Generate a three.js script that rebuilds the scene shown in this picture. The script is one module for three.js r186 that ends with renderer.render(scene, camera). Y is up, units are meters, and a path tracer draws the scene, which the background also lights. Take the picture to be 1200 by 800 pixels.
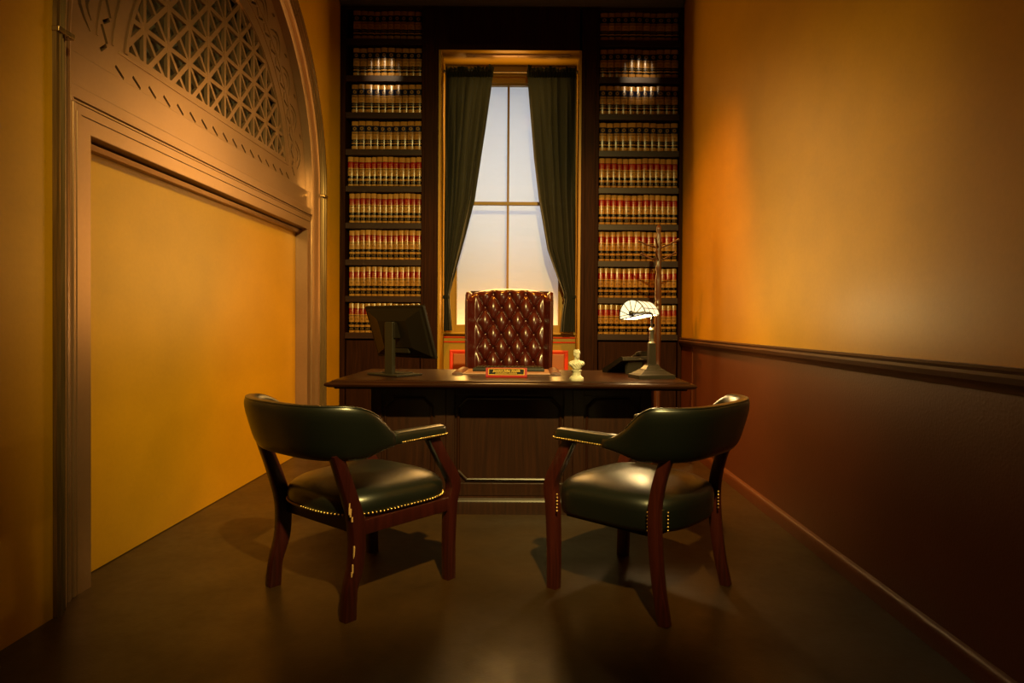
import * as THREE from 'three';
import { RoundedBoxGeometry } from 'three/addons/geometries/RoundedBoxGeometry.js';
import { mergeGeometries, mergeVertices, toCreasedNormals } from 'three/addons/utils/BufferGeometryUtils.js';
import { MarchingCubes } from 'three/addons/objects/MarchingCubes.js';
import { ImprovedNoise } from 'three/addons/math/ImprovedNoise.js';
import { RectAreaLightUniformsLib } from 'three/addons/lights/RectAreaLightUniformsLib.js';

// ---------------------------------------------------------------- camera, light, exposure
// World: x to the right, y up, the camera looks along -z. "depth" D below means z = -D.
RectAreaLightUniformsLib.init();
const scene = new THREE.Scene();
scene.background = new THREE.Color(0x000000);
const renderer = new THREE.WebGLRenderer({ antialias: true });
renderer.toneMapping = THREE.LinearToneMapping;
renderer.toneMappingExposure = 1.0;
renderer.shadowMap.enabled = true;

const FOCAL = 760, PITCH = 0.0105, ROLL = 0.0065;
const camera = new THREE.PerspectiveCamera(2 * Math.atan(400 / FOCAL) * 180 / Math.PI, 1.5, 0.05, 60);
camera.position.set(0, 1.06, 0);
camera.rotation.set(-PITCH, 0, ROLL, 'YXZ');
camera.setViewOffset(1200, 800, -19, 21 - FOCAL * PITCH, 1200, 800);
scene.add(camera);

// colours and strengths of the lamps (each lamp's light is added where the lamp is built)
const rgb = (r, g, b) => new THREE.Color().setRGB(r, g, b);
const LIGHT = {
  key: { color: rgb(1, 0.74, 0.22), power: 142 },
  shelf: { color: rgb(1, 0.72, 0.4), power: 5.5 },
  orange: { color: rgb(1, 0.34, 0.02), power: 48 },
  box: { color: rgb(0.86, 0.93, 1.06), power: 0.95 },
  boxLow: { color: rgb(1, 0.5, 0.14), power: 9 },
  window: { color: rgb(1.0, 0.5, 0.1), power: 10 },
  desk: { color: rgb(1, 0.68, 0.28), power: 1.2 },
};

// ---------------------------------------------------------------- helpers
let seed = 7;
const rnd = () => { seed = (seed * 1664525 + 1013904223) >>> 0; return seed / 4294967296; };
const rr = (a, b) => a + (b - a) * rnd();
const V = (x, y, z) => new THREE.Vector3(x, y, z);
const P = (X, h, D) => new THREE.Vector3(X, h, -D);
const lerp = (a, b, t) => a + (b - a) * t;
const sstep = (a, b, x) => { const t = Math.min(1, Math.max(0, (x - a) / (b - a))); return t * t * (3 - 2 * t); };
function curve(pts) { // piecewise linear y(x) with smoothing between stations
  return x => {
    if (x <= pts[0][0]) return pts[0][1];
    for (let i = 1; i < pts.length; i++) if (x <= pts[i][0]) { const t = (x - pts[i - 1][0]) / (pts[i][0] - pts[i - 1][0]); return lerp(pts[i - 1][1], pts[i][1], t); }
    return pts[pts.length - 1][1];
  };
}
const used = {};
function numbered(n) { if (!(n in used)) { used[n] = 0; return n; } used[n]++; return n + '_' + String(used[n]).padStart(3, '0'); }
function boxUV(g) { // uv in metres from the dominant direction of each face
  if (g.index) g = g.toNonIndexed();
  const p = g.attributes.position, uv = new Float32Array(p.count * 2);
  const a = V(0, 0, 0), b = V(0, 0, 0), c = V(0, 0, 0), n = V(0, 0, 0);
  for (let i = 0; i < p.count; i += 3) {
    a.fromBufferAttribute(p, i); b.fromBufferAttribute(p, i + 1); c.fromBufferAttribute(p, i + 2);
    n.copy(b).sub(a).cross(c.clone().sub(a));
    const x = Math.abs(n.x), y = Math.abs(n.y), z = Math.abs(n.z);
    [a, b, c].forEach((q, k) => {
      const u = x > y && x > z ? [q.z, q.y] : y > z ? [q.x, q.z] : [q.x, q.y];
      uv[(i + k) * 2] = u[0]; uv[(i + k) * 2 + 1] = u[1];
    });
  }
  g.setAttribute('uv', new THREE.BufferAttribute(uv, 2));
  return g;
}
function merged(list) {
  if (list.length === 1) return list[0];
  return mergeGeometries(list.map(g => { const q = g.index ? g.toNonIndexed() : g; for (const k of Object.keys(q.attributes)) if (!['position', 'normal', 'uv'].includes(k)) q.deleteAttribute(k); if (!q.attributes.uv) q.setAttribute('uv', new THREE.BufferAttribute(new Float32Array(q.attributes.position.count * 2), 2)); return q; }));
}
function part(name, geos, mat, parent, keepUV = false) {
  let g = merged(Array.isArray(geos) ? geos : [geos]);
  if (!keepUV) g = boxUV(g);
  const m = new THREE.Mesh(g, mat); m.name = name; m.castShadow = true; m.receiveShadow = true;
  parent.add(m); return m;
}
function thing(name, label, category, pos = V(0, 0, 0), turn = 0, group) {
  const o = new THREE.Group(); o.name = numbered(name); o.position.copy(pos); o.rotation.y = turn;
  o.userData = { label, category }; if (group) o.userData.group = group;
  scene.add(o); return o;
}
function struct(name, label, category) {
  const o = new THREE.Group(); o.name = name; o.userData = { label, category, kind: 'structure' }; scene.add(o); return o;
}
function solidStruct(name, label, category, geos, mat) {
  const m = part(name, geos, mat, scene); m.userData = { label, category, kind: 'structure' }; return m;
}
// box by extents: x0..x1, y0..y1, depth D0..D1
function bx(x0, x1, y0, y1, D0, D1, r = 0) {
  const w = x1 - x0, h = y1 - y0, d = D1 - D0;
  const g = r ? new RoundedBoxGeometry(w, h, d, 2, Math.min(r, w / 2.01, h / 2.01, d / 2.01)) : new THREE.BoxGeometry(w, h, d);
  return g.translate((x0 + x1) / 2, (y0 + y1) / 2, -(D0 + D1) / 2);
}
function cyl(r0, r1, h, x, y, z, seg = 20) { return new THREE.CylinderGeometry(r1, r0, h, seg).translate(x, y + h / 2, z); }
// loft a list of rings (arrays of Vector3); wrap joins last point to first
function loft(rings, { wrap = true, caps = true, crease = 0.7 } = {}) {
  const n = rings[0].length, pos = [], idx = [], uv = [];
  rings.forEach((r, j) => r.forEach((p, i) => { pos.push(p.x, p.y, p.z); uv.push(i / n, j / rings.length); }));
  const m = wrap ? n : n - 1;
  for (let j = 0; j < rings.length - 1; j++) for (let i = 0; i < m; i++) {
    const a = j * n + i, b = j * n + (i + 1) % n, c = a + n, d = b + n;
    idx.push(a, b, d, a, d, c);
  }
  if (caps && wrap) for (const [j, flip] of [[0, true], [rings.length - 1, false]]) {
    const c = V(0, 0, 0); rings[j].forEach(p => c.add(p)); c.multiplyScalar(1 / n);
    const k = pos.length / 3; pos.push(c.x, c.y, c.z); uv.push(0, 0);
    for (let i = 0; i < n; i++) { const a = j * n + i, b = j * n + (i + 1) % n; flip ? idx.push(k, b, a) : idx.push(k, a, b); }
  }
  const g = new THREE.BufferGeometry();
  g.setAttribute('position', new THREE.Float32BufferAttribute(pos, 3)); g.setAttribute('uv', new THREE.Float32BufferAttribute(uv, 2)); g.setIndex(idx);
  g.computeVertexNormals();
  return crease ? toCreasedNormals(g, crease) : g;
}
// rounded-rectangle section swept along stations {p, w, t}: w along side axis, t along the other
function sweepBar(st, side, r = 0.25) {
  const k = [];
  for (const [sx, sy] of [[1, 1], [-1, 1], [-1, -1], [1, -1]]) { const q = [[sx, sy * (1 - r)], [sx * (1 - r * 0.3), sy * (1 - r * 0.3)], [sx * (1 - r), sy]]; k.push(...(sx * sy > 0 ? q : q.reverse())); }
  const rings = st.map((s, i) => {
    const a = st[Math.max(0, i - 1)].p, b = st[Math.min(st.length - 1, i + 1)].p;
    const t = b.clone().sub(a).normalize(), sd = side.clone().addScaledVector(t, -side.dot(t)).normalize(), o = t.clone().cross(sd);
    return k.map(([x, y]) => s.p.clone().addScaledVector(sd, x * s.w / 2).addScaledVector(o, y * s.t / 2));
  });
  return loft(rings, { crease: 0.6 });
}
function smoothStations(list, n) { // list of [x,y,z,w,t] -> n interpolated stations
  const c = new THREE.CatmullRomCurve3(list.map(q => V(q[0], q[1], q[2])));
  const out = [];
  for (let i = 0; i <= n; i++) { const u = i / n, f = u * (list.length - 1), k = Math.min(list.length - 2, Math.floor(f)), t = f - k; out.push({ p: c.getPoint(u), w: lerp(list[k][3], list[k + 1][3], t), t: lerp(list[k][4], list[k + 1][4], t) }); }
  return out;
}
function tube(pts, r, seg = 24, closed = false, rad = 8) { return new THREE.TubeGeometry(new THREE.CatmullRomCurve3(pts, closed), seg, r, rad, closed); }
function lathe(pts, seg = 32) { return toCreasedNormals(new THREE.LatheGeometry(pts.map(p => new THREE.Vector2(p[0], p[1])), seg), 0.9); }

// ---------------------------------------------------------------- materials
const noise = new ImprovedNoise();
function fbm(x, y, o = 4) { let s = 0, a = 0.5; for (let i = 0; i < o; i++) { s += a * noise.noise(x, y, i * 7.3); x *= 2.03; y *= 2.03; a *= 0.5; } return s; }
function dataTex(n, fn, srgb, metres = 1) { // fn(u,v) -> [r,g,b] 0..1
  const d = new Uint8Array(n * n * 4);
  for (let j = 0; j < n; j++) for (let i = 0; i < n; i++) { const c = fn(i / n, j / n), k = (j * n + i) * 4; for (let q = 0; q < 3; q++) d[k + q] = Math.max(0, Math.min(255, Math.round(c[q] * 255))); d[k + 3] = 255; }
  const t = new THREE.DataTexture(d, n, n, THREE.RGBAFormat); t.wrapS = t.wrapT = THREE.MirroredRepeatWrapping; t.magFilter = THREE.LinearFilter; t.minFilter = THREE.LinearMipmapLinearFilter; t.generateMipmaps = true;
  if (srgb) t.colorSpace = THREE.SRGBColorSpace; t.repeat.set(1 / metres, 1 / metres); t.needsUpdate = true; return t;
}
const grey = v => [v, v, v];
const plasterBump = dataTex(512, (u, v) => grey(0.5 + 0.35 * fbm(u * 90, v * 90, 3) + 0.2 * fbm(u * 12, v * 12, 3)), false, 0.8);
const plasterTone = dataTex(512, (u, v) => grey(0.93 + 0.1 * fbm(u * 5, v * 5, 5) + 0.03 * fbm(u * 120, v * 120, 2)), true, 2.2);
const grainTone = dataTex(512, (u, v) => { const g = fbm(u * 60 + fbm(u * 3, v * 2, 2) * 3, v * 2.2, 4); return grey(0.82 + 0.35 * g); }, true, 0.9);
const grainToneH = dataTex(512, (u, v) => { const g = fbm(v * 60 + fbm(v * 3, u * 2, 2) * 3, u * 2.2, 4); return grey(0.82 + 0.35 * g); }, true, 0.9);
const leatherBump = dataTex(512, (u, v) => grey(0.5 + 0.5 * fbm(u * 140, v * 140, 2) + 0.25 * fbm(u * 20, v * 20, 2)), false, 0.5);
const floorTone = dataTex(1024, (u, v) => { let t = 0.86 + 0.22 * fbm(u * 7, v * 7, 5) + 0.1 * fbm(u * 70, v * 70, 3); const sp = noise.noise(u * 190, v * 190, 3.3); if (sp > 0.72) t += 0.5; return grey(t); }, true, 3);
const floorRough = dataTex(512, (u, v) => grey(0.5 + 0.22 * fbm(u * 9, v * 9, 4) + 0.1 * fbm(u * 60, v * 60, 2)), false, 2.3);
const clothBump = dataTex(512, (u, v) => grey(0.5 + 0.4 * fbm(u * 4 + v * 2, v * 14, 4)), false, 1.2);
const weave = dataTex(256, (u, v) => grey(0.85 + 0.12 * Math.sin(u * 402) * Math.sin(v * 402) + 0.1 * fbm(u * 30, v * 4, 3)), true, 0.25);
const std = (c, roughness, o = {}) => new THREE.MeshPhysicalMaterial({ color: c, roughness, side: THREE.DoubleSide, ...o });
const M = {
  wall: std(rgb(0.5, 0.255, 0.002), 0.42, { specularIntensity: 0.55, map: plasterTone, bumpMap: plasterBump, bumpScale: 0.0005 }),
  wainscot: std(rgb(0.1, 0.024, 0.004), 0.46, { specularIntensity: 0.6, map: plasterTone, bumpMap: plasterBump, bumpScale: 0.001 }),
  rail: std(rgb(0.08, 0.026, 0.007), 0.4, { map: grainToneH }),
  floor: std(rgb(0.046, 0.021, 0.004), 0.78, { specularIntensity: 0.7, map: floorTone, roughnessMap: floorRough, bumpMap: plasterBump, bumpScale: 0.0006 }),
  black: std(rgb(0.012, 0.011, 0.01), 0.8, { specularIntensity: 0.3 }),
  casing: std(rgb(0.35, 0.21, 0.115), 0.33, { metalness: 0.65, map: plasterTone }),
  casingH: std(rgb(0.35, 0.21, 0.115), 0.33, { metalness: 0.65, map: plasterTone }),
  gilt: std(rgb(0.32, 0.2, 0.08), 0.24, { metalness: 0.7, map: grainTone }),
  backing: std(rgb(0.1, 0.1, 0.075), 0.8, { map: plasterTone }),
  bookcase: std(rgb(0.024, 0.0075, 0.0024), 0.5, { specularIntensity: 0.06, map: grainTone }),
  shelf: std(rgb(0.024, 0.0075, 0.0024), 0.42, { specularIntensity: 0.35, map: grainToneH }),
  cornice: std(rgb(0.03, 0.026, 0.02), 0.7),
  trim: std(rgb(0.27, 0.148, 0.003), 0.45, { specularIntensity: 0.5, map: plasterTone }),
  desk: std(rgb(0.025, 0.0072, 0.0024), 0.36, { map: grainTone, specularIntensity: 0.6 }),
  deskTop: std(rgb(0.025, 0.0072, 0.0024), 0.28, { map: grainToneH, specularIntensity: 0.45 }),
  vinyl: std(rgb(0.0042, 0.0052, 0.0036), 0.36, { clearcoat: 0.5, clearcoatRoughness: 0.32, bumpMap: leatherBump, bumpScale: 0.0005 }),
  mahogany: std(rgb(0.035, 0.0045, 0.003), 0.34, { map: grainTone, clearcoat: 0.3, clearcoatRoughness: 0.25 }),
  mahogany2: std(rgb(0.055, 0.008, 0.004), 0.36, { map: grainTone, clearcoat: 0.3, clearcoatRoughness: 0.25 }),
  rawWood: std(rgb(0.5, 0.3, 0.12), 0.7),
  brass: std(rgb(0.75, 0.5, 0.17), 0.28, { metalness: 1 }),
  darkBrass: std(rgb(0.1, 0.07, 0.035), 0.35, { metalness: 0.8 }),
  bronze: std(rgb(0.04, 0.032, 0.024), 0.3, { metalness: 0.6 }),
  steel: std(rgb(0.5, 0.46, 0.4), 0.3, { metalness: 1 }),
  oxblood: std(rgb(0.036, 0.004, 0.002), 0.27, { bumpMap: leatherBump, bumpScale: 0.0002, specularIntensity: 0.8 }),
  oxButton: std(rgb(0.06, 0.01, 0.008), 0.25),
  curtain: std(rgb(0.0125, 0.0142, 0.0105), 1, { specularIntensity: 0.25, map: weave, transmission: 0.4, thickness: 0 }),
  cloth: std(rgb(0.9, 0.9, 0.9), 1, { transmission: 0.6, thickness: 0, bumpMap: clothBump, bumpScale: 0.01, emissive: rgb(0.04, 0.04, 0.04), specularIntensity: 0 }),
  glass: std(rgb(1, 1, 1), 0.02, { transmission: 1, thickness: 0 }),
  plastic: std(rgb(0.007, 0.005, 0.003), 0.4, { specularIntensity: 0.2 }),
  plasticGrey: std(rgb(0.015, 0.012, 0.008), 0.42, { specularIntensity: 0.3 }),
  screen: std(rgb(0.01, 0.01, 0.012), 0.12),
  bust: std(rgb(0.38, 0.35, 0.26), 0.55),
  blotter: std(rgb(0.22, 0.12, 0.08), 0.5, { bumpMap: leatherBump, bumpScale: 0.0004 }),
  blotterSide: std(rgb(0.09, 0.035, 0.025), 0.5, { bumpMap: leatherBump, bumpScale: 0.0004 }),
  plateWood: std(rgb(0.2, 0.006, 0.005), 0.5, { specularIntensity: 0.25 }),
  shadeGlass: std(rgb(0.5, 0.46, 0.38), 0.4, { emissive: rgb(0.9, 0.78, 0.56), emissiveIntensity: 0.95 }),
  lead: std(rgb(0.05, 0.04, 0.03), 0.4, { metalness: 0.7 }),
  stand: std(rgb(0.07, 0.018, 0.006), 0.3, { map: grainTone, clearcoat: 0.4 }),
  lens: std(rgb(0.9, 0.85, 0.7), 0.4, { emissive: rgb(1, 0.75, 0.35), emissiveIntensity: 1 }),
  lensWhite: std(rgb(0.9, 0.9, 0.9), 0.4, { emissive: rgb(0.3, 0.3, 0.3) }),
  lensAmber: std(rgb(0.9, 0.5, 0.2), 0.4, { emissive: rgb(1, 0.32, 0.04), emissiveIntensity: 1 }),
  redTrim: std(rgb(0.55, 0.03, 0.005), 0.45),
  orangeTrim: std(rgb(0.3, 0.075, 0.004), 0.45, { map: plasterTone }),
};

// ---------------------------------------------------------------- room dimensions
const XL = -1.686, XR = 1.359, DB = 5.782, HC = 4.0, DN = -1.6;   // left wall, right wall, bookcase front, ceiling, wall behind the camera
const REC = { x0: -0.79, x1: 0.441, top: 3.488, D: 6.17 };         // window recess

solidStruct('floor', 'dark brown painted concrete floor with scuffs and specks', 'floor', bx(-2.6, 2.2, -0.15, 0, DN - 0.2, 7.2), M.floor);
solidStruct('ceiling', 'black ceiling above the office', 'ceiling', bx(-2.6, 2.2, HC, HC + 0.15, DN - 0.2, 7.2), M.black);
solidStruct('wall_front', 'mustard wall on the entrance side', 'wall', bx(-2.6, 2.2, 0, HC, DN - 0.2, DN), M.wall);

// right wall: mustard upper part, brown wainscot, chair rail, baseboard
{
  const w = struct('wall_right', 'mustard right wall above a dark brown wainscot', 'wall');
  part('upper_wall', [bx(XR, XR + 0.2, 0.92, HC, DN, 5.372), bx(XR + 0.012, XR + 0.2, 0.92, HC, 5.372, 6.6)], M.wall, w);
  part('wainscot_panel', [bx(XR, XR + 0.2, 0, 0.92, DN, 5.372), bx(XR + 0.012, XR + 0.2, 0, 0.92, 5.372, 6.6)], M.wainscot, w);
  const prof = [[0, 0.872], [0.012, 0.872], [0.016, 0.885], [0.03, 0.9], [0.034, 0.918], [0.026, 0.928], [0.03, 0.938], [0.022, 0.946], [0, 0.946]];
  const t = struct('trim_1', 'dark brown moulded chair rail along the right wall', 'chair rail');
  const ring = D => prof.map(([d, h]) => P(XR - d, h, D));
  part('chair_rail', loft([ring(DN + 0.005), ring(5.36)], { crease: 0.5 }), M.rail, t);
  part('chair_rail', loft([ring(5.362).map(p => p.add(V(0.012, 0, 0))), ring(5.775).map(p => p.add(V(0.012, 0, 0)))], { crease: 0.5 }), M.rail, t);
  const bp = [[0, 0], [0.022, 0], [0.022, 0.05], [0.017, 0.066], [0.008, 0.075], [0, 0.078]];
  const rb = (D, o) => bp.map(([d, h]) => P(XR - d + o, h, D));
  const b = struct('baseboard_right', 'brown rounded baseboard under the wainscot', 'baseboard');
  part('baseboard', loft([rb(DN + 0.005, 0), rb(5.36, 0)], { crease: 0.5 }), M.wainscot, b);
  part('baseboard', loft([rb(5.362, 0.012), rb(5.775, 0.012)], { crease: 0.5 }), M.wainscot, b);
  part('corner_batten', bx(XR - 0.004, XR + 0.02, 0.08, 0.872, 5.352, 5.366), M.wainscot, w);
}

// left wall with the arched doorway
const ARC = { D: 3.835, h: 2.091, R: 1.537 };
{
  const s = new THREE.Shape(); // (depth, height)
  const R = ARC.R - 0.012;
  s.moveTo(DN, 0); s.lineTo(ARC.D - R, 0); s.lineTo(ARC.D - R, ARC.h); s.absarc(ARC.D, ARC.h, R, Math.PI, 0, true); s.lineTo(ARC.D + R, 0); s.lineTo(6.6, 0); s.lineTo(6.6, HC); s.lineTo(DN, HC); s.closePath();
  const g = new THREE.ExtrudeGeometry(s, { depth: 0.26, bevelEnabled: false, curveSegments: 48 }).rotateY(Math.PI / 2).translate(XL - 0.26, 0, 0);
  solidStruct('wall_left', 'mustard left wall around the arched doorway', 'wall', g, M.wall);

  const door = struct('door_1', 'arched doorway in brown moulded casing with pierced fretwork above a mustard panel', 'doorway');
  // casing swept along jamb, arch, jamb
  const st = [];
  for (const h of [0, ARC.h]) st.push([ARC.D - ARC.R, h, 1, 0]);
  for (let i = 1; i < 64; i++) { const a = Math.PI * (1 - i / 64); st.push([ARC.D + ARC.R * Math.cos(a), ARC.h + ARC.R * Math.sin(a), -Math.cos(a), -Math.sin(a)]); }
  for (const h of [ARC.h, 0]) st.push([ARC.D + ARC.R, h, -1, 0]);
  const sweep = prof => { // prof: [inset, x]
    const gs = [];
    for (let k = 0; k + 1 < prof.length; k++) gs.push(loft(st.map(([D, h, nd, nh]) => [prof[k], prof[k + 1]].map(([d, x]) => P(x, h + nh * d, D + nd * d))), { wrap: false, crease: 0.5 }));
    return gs;
  };
  const bead = (d0, d1, x, up) => [0, 0.25, 0.5, 0.75, 1].map(t => [lerp(d0, d1, t), x + up * Math.sin(Math.PI * t)]);
  part('outer_casing', sweep([[0, XL - 0.05], [0, XL + 0.016], [0.008, XL + 0.02], [0.009, XL + 0.004], ...bead(0.011, 0.031, XL + 0.008, 0.014), [0.033, XL - 0.006], ...bead(0.035, 0.051, XL - 0.002, 0.012), [0.053, XL - 0.014], ...bead(0.055, 0.071, XL - 0.01, 0.011), [0.076, XL - 0.016]]), M.gilt, door);
  part('inner_cove', sweep([[0.076, XL - 0.016], [0.084, XL - 0.014], [0.1, XL - 0.022], [0.118, XL - 0.038], [0.13, XL - 0.047], [0.131, XL - 0.038], [0.14, XL - 0.036], [0.15, XL - 0.042], [0.164, XL - 0.049], [0.165, XL - 0.125]]), M.casing, door);
  for (const sg of [-1, 1]) { // blocks at the spring of the arch
    const D = ARC.D + sg * (ARC.R - 0.04);
    part('spring_block', bx(XL - 0.03, XL + 0.026, ARC.h - 0.011, ARC.h + 0.011, D - 0.042, D + 0.042, 0.005), M.gilt, door);
  }
  // flat casing around the panel
  const xf = XL - 0.049, d0 = 0.165, d1 = 0.275, hi = 1.79, ho = 1.925;
  const Dn0 = ARC.D - ARC.R + d0, Dn1 = ARC.D - ARC.R + d1, Df1 = ARC.D + ARC.R - d1, Df0 = ARC.D + ARC.R - d0;
  for (const [a, b] of [[Dn0, Dn1], [Df0, Df1]]) {
    const q = new THREE.Shape(); q.moveTo(a, 0); q.lineTo(b, 0); q.lineTo(b, hi); q.lineTo(a, ho); q.closePath();
    part('jamb_board', new THREE.ExtrudeGeometry(q, { depth: 0.092, bevelEnabled: true, bevelSize: 0.002, bevelThickness: 0.002, bevelSegments: 1 }).rotateY(Math.PI / 2).translate(xf - 0.094, 0, 0), M.casing, door);
    const e = Math.sign(b - a);
    part('jamb_bead', [bx(xf - 0.004, xf + 0.006, 0, ho - 0.03, Math.min(a + e * 0.004, a + e * 0.018), Math.max(a + e * 0.004, a + e * 0.018), 0.004), bx(xf - 0.004, xf + 0.003, 0, ho - 0.06, Math.min(a + e * 0.028, a + e * 0.036), Math.max(a + e * 0.028, a + e * 0.036), 0.003)], M.casing, door);
  }
  // transom: mitred header with real grooves
  const hp = [[hi, xf - 0.094], [hi, xf - 0.002], [hi + 0.003, xf], [1.852, xf], [1.852, xf - 0.012], [1.857, xf - 0.012], [1.857, xf], [1.893, xf], [1.893, xf - 0.02], [1.899, xf - 0.02], [1.899, xf - 0.004], [1.906, xf - 0.004], [1.906, xf - 0.02], [1.913, xf - 0.02], [1.913, xf], [ho, xf], [ho, xf - 0.094]];
  const k = (d1 - d0) / (ho - hi);
  part('header_board', loft([hp.map(([h, x]) => P(x, h, Dn1 - (h - hi) * k)), hp.map(([h, x]) => P(x, h, Df1 + (h - hi) * k))], { crease: 0.3 }), M.casingH, door);
  part('header_lip', loft([0, 1].map(i => [[1.79, -1.83], [1.79, -1.822], [1.782, -1.79], [1.762, -1.8], [1.758, -1.81], [1.758, -1.83]].map(([h, x]) => P(x, h, i ? Df1 - 0.002 : Dn1 + 0.002))), { crease: 0.4 }), M.casingH, door);
  part('frieze_board', bx(xf - 0.09, xf - 0.008, ho + 0.001, 1.968, Dn0 + 0.002, Df0 - 0.002, 0.003), M.casingH, door);
  part('frieze_board', bx(xf - 0.09, xf - 0.022, 1.971, 2.1, Dn0 + 0.002, Df0 - 0.002, 0.003), M.casingH, door);
  part('panel', bx(-1.9, -1.831, 0.004, 1.79, Dn1 - 0.02, Df1 + 0.02), M.wall, door);
  part('backing_board', (() => { const q = new THREE.Shape(); q.moveTo(ARC.D - 1.5, 1.75); q.lineTo(ARC.D - 1.5, ARC.h); q.absarc(ARC.D, ARC.h, 1.5, Math.PI, 0, true); q.lineTo(ARC.D + 1.5, 1.75); q.closePath(); return new THREE.ExtrudeGeometry(q, { depth: 0.02, bevelEnabled: false, curveSegments: 32 }).rotateY(Math.PI / 2).translate(-1.925, 0, 0); })(), M.backing, door);

  // fretwork board: half disc with pierced zigzag, scrolls and the lattice opening
  const XF = -1.792, TH = 0.03, hb = 2.101, Ro = ARC.R - 0.163;
  const f = new THREE.Shape(), y0 = hb - ARC.h;
  const aO = Math.asin(y0 / Ro);
  f.absarc(0, 0, Ro, aO, Math.PI - aO, false); f.closePath();
  const Rl = 0.945, yl = 2.262 - ARC.h, al = Math.asin(yl / Rl);
  const hole = new THREE.Path(); hole.absarc(0, 0, Rl, al, Math.PI - al, false); hole.closePath(); f.holes.push(hole);
  const poly = pts => { const h = new THREE.Path(); h.setFromPoints(pts.map(p => new THREE.Vector2(p[0], p[1]))); h.closePath(); f.holes.push(h); };
  const stroke = (a, b, w) => { const dx = b[0] - a[0], dy = b[1] - a[1], l = Math.hypot(dx, dy), nx = -dy / l * w / 2, ny = dx / l * w / 2; poly([[a[0] + nx, a[1] + ny], [a[0] - nx, a[1] - ny], [b[0] - nx, b[1] - ny], [b[0] + nx, b[1] + ny]]); };
  for (let i = 0; i < 17; i++) { const x = -1.02 + i * 0.1235; stroke([x, 2.162 - ARC.h], [x + 0.058, 2.127 - ARC.h], 0.015); }
  const pol = (r, a) => [r * Math.cos(a), r * Math.sin(a)];
  const nz = 27, a0 = 0.075;
  for (let i = 0; i < nz; i++) { // zigzag ring
    const t0 = lerp(a0, Math.PI - a0, i / nz), dt = (Math.PI - 2 * a0) / nz;
    stroke(pol(1.13, t0), pol(1.085, t0 + dt * 0.5), 0.017);
    stroke(pol(1.088, t0 + dt * 0.58), pol(1.122, t0 + dt * 0.88), 0.017);
  }
  const scroll = (ctr, w) => { const n = ctr.length, L = [], Rr = []; ctr.forEach((p, i) => { const a = ctr[Math.max(0, i - 1)], b = ctr[Math.min(n - 1, i + 1)], l = Math.hypot(b[0] - a[0], b[1] - a[1]), ww = w * Math.sin(Math.PI * (0.08 + 0.84 * i / (n - 1))) / 2, nx = -(b[1] - a[1]) / l * ww, ny = (b[0] - a[0]) / l * ww; L.push([p[0] + nx, p[1] + ny]); Rr.push([p[0] - nx, p[1] - ny]); }); poly([...L, ...Rr.reverse()]); };
  const nm = 13;
  for (let i = 0; i < nm; i++) {
    const dt = (Math.PI - 0.2) / nm, c = 0.1 + dt * (i + 0.5);
    const arc = (ra, rb, ta, tb, bow, w) => scroll([0, 1, 2, 3, 4, 5, 6].map(k => { const t = k / 6; return pol(lerp(ra, rb, t) + bow * Math.sin(Math.PI * t), c + dt * lerp(ta, tb, t)); }), w);
    arc(1.19, 1.19, -0.4, 0.4, 0.085, 0.022);
    arc(1.185, 1.19, -0.2, 0.22, 0.04, 0.018);
    arc(1.33, 1.3, 0.4, 0.55, 0.005, 0.022);
  }
  const board = new THREE.ExtrudeGeometry(f, { depth: TH, bevelEnabled: false, curveSegments: 48 }).translate(ARC.D, ARC.h, 0).rotateY(Math.PI / 2).translate(XF - TH, 0, 0);
  const fret = part('fretwork_panel', board, M.casingH, door);
  // raised rims of the lattice opening
  const rim = (r, w, tp) => { const a = Math.asin((2.24 - ARC.h) / r); return loft(Array.from({ length: 41 }, (_, i) => { const t = lerp(a, Math.PI - a, i / 40); return [[r, XF], [r, XF + tp], [r + w, XF + tp], [r + w, XF]].map(([q, x]) => P(x, ARC.h + q * Math.sin(t), ARC.D + q * Math.cos(t))); }), { crease: 0.5 }); };
  part('rim', rim(0.95, 0.02, 0.006), M.casing, fret); part('rim', rim(1.045, 0.012, 0.005), M.casing, fret); part('rim', rim(1.145, 0.01, 0.004), M.casing, fret);
  part('rim', bx(XF, XF + 0.005, 2.222, 2.236, ARC.D - 1.0, ARC.D + 1.0, 0.002), M.casingH, fret);
  // lattice bars, each clipped to the opening
  const bar = (px, py, dx, dy, w, off) => {
    const l = Math.hypot(dx, dy); dx /= l; dy /= l;
    const b = px * dx + py * dy, c = px * px + py * py - (Rl + 0.012) ** 2, q = b * b - c; if (q <= 0) return;
    let t0 = -b - Math.sqrt(q), t1 = -b + Math.sqrt(q);
    if (Math.abs(dy) > 1e-6) { const tb = (yl - 0.008 - py) / dy; if (dy > 0) t0 = Math.max(t0, tb); else t1 = Math.min(t1, tb); } else if (py < yl) return;
    if (t1 - t0 < 0.06) return;
    const cx = px + dx * (t0 + t1) / 2, cy = py + dy * (t0 + t1) / 2;
    const g = new THREE.BoxGeometry(t1 - t0, w, 0.018).rotateZ(Math.atan2(dy, dx)).translate(ARC.D + cx, ARC.h + cy, 0).rotateY(Math.PI / 2).translate(XF - 0.011 - off, 0, 0);
    part('lattice_bar', g, Math.abs(dy) > 0.9 ? M.casing : M.casingH, fret);
  };
  const S = 0.2, yr = 2.419 - ARC.h;
  for (let i = -4; i <= 4; i++) bar(i * S, 0.5, 0, 1, 0.022, 0);
  for (let j = 0; j < 4; j++) bar(0, yr + j * S, 1, 0, 0.024, 0.0007);
  for (let i = -8; i <= 8; i++) { bar(i * S, yr, 1, 1, 0.026, 0.0014); bar(i * S, yr, 1, -1, 0.02, 0.0021); }
}

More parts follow.
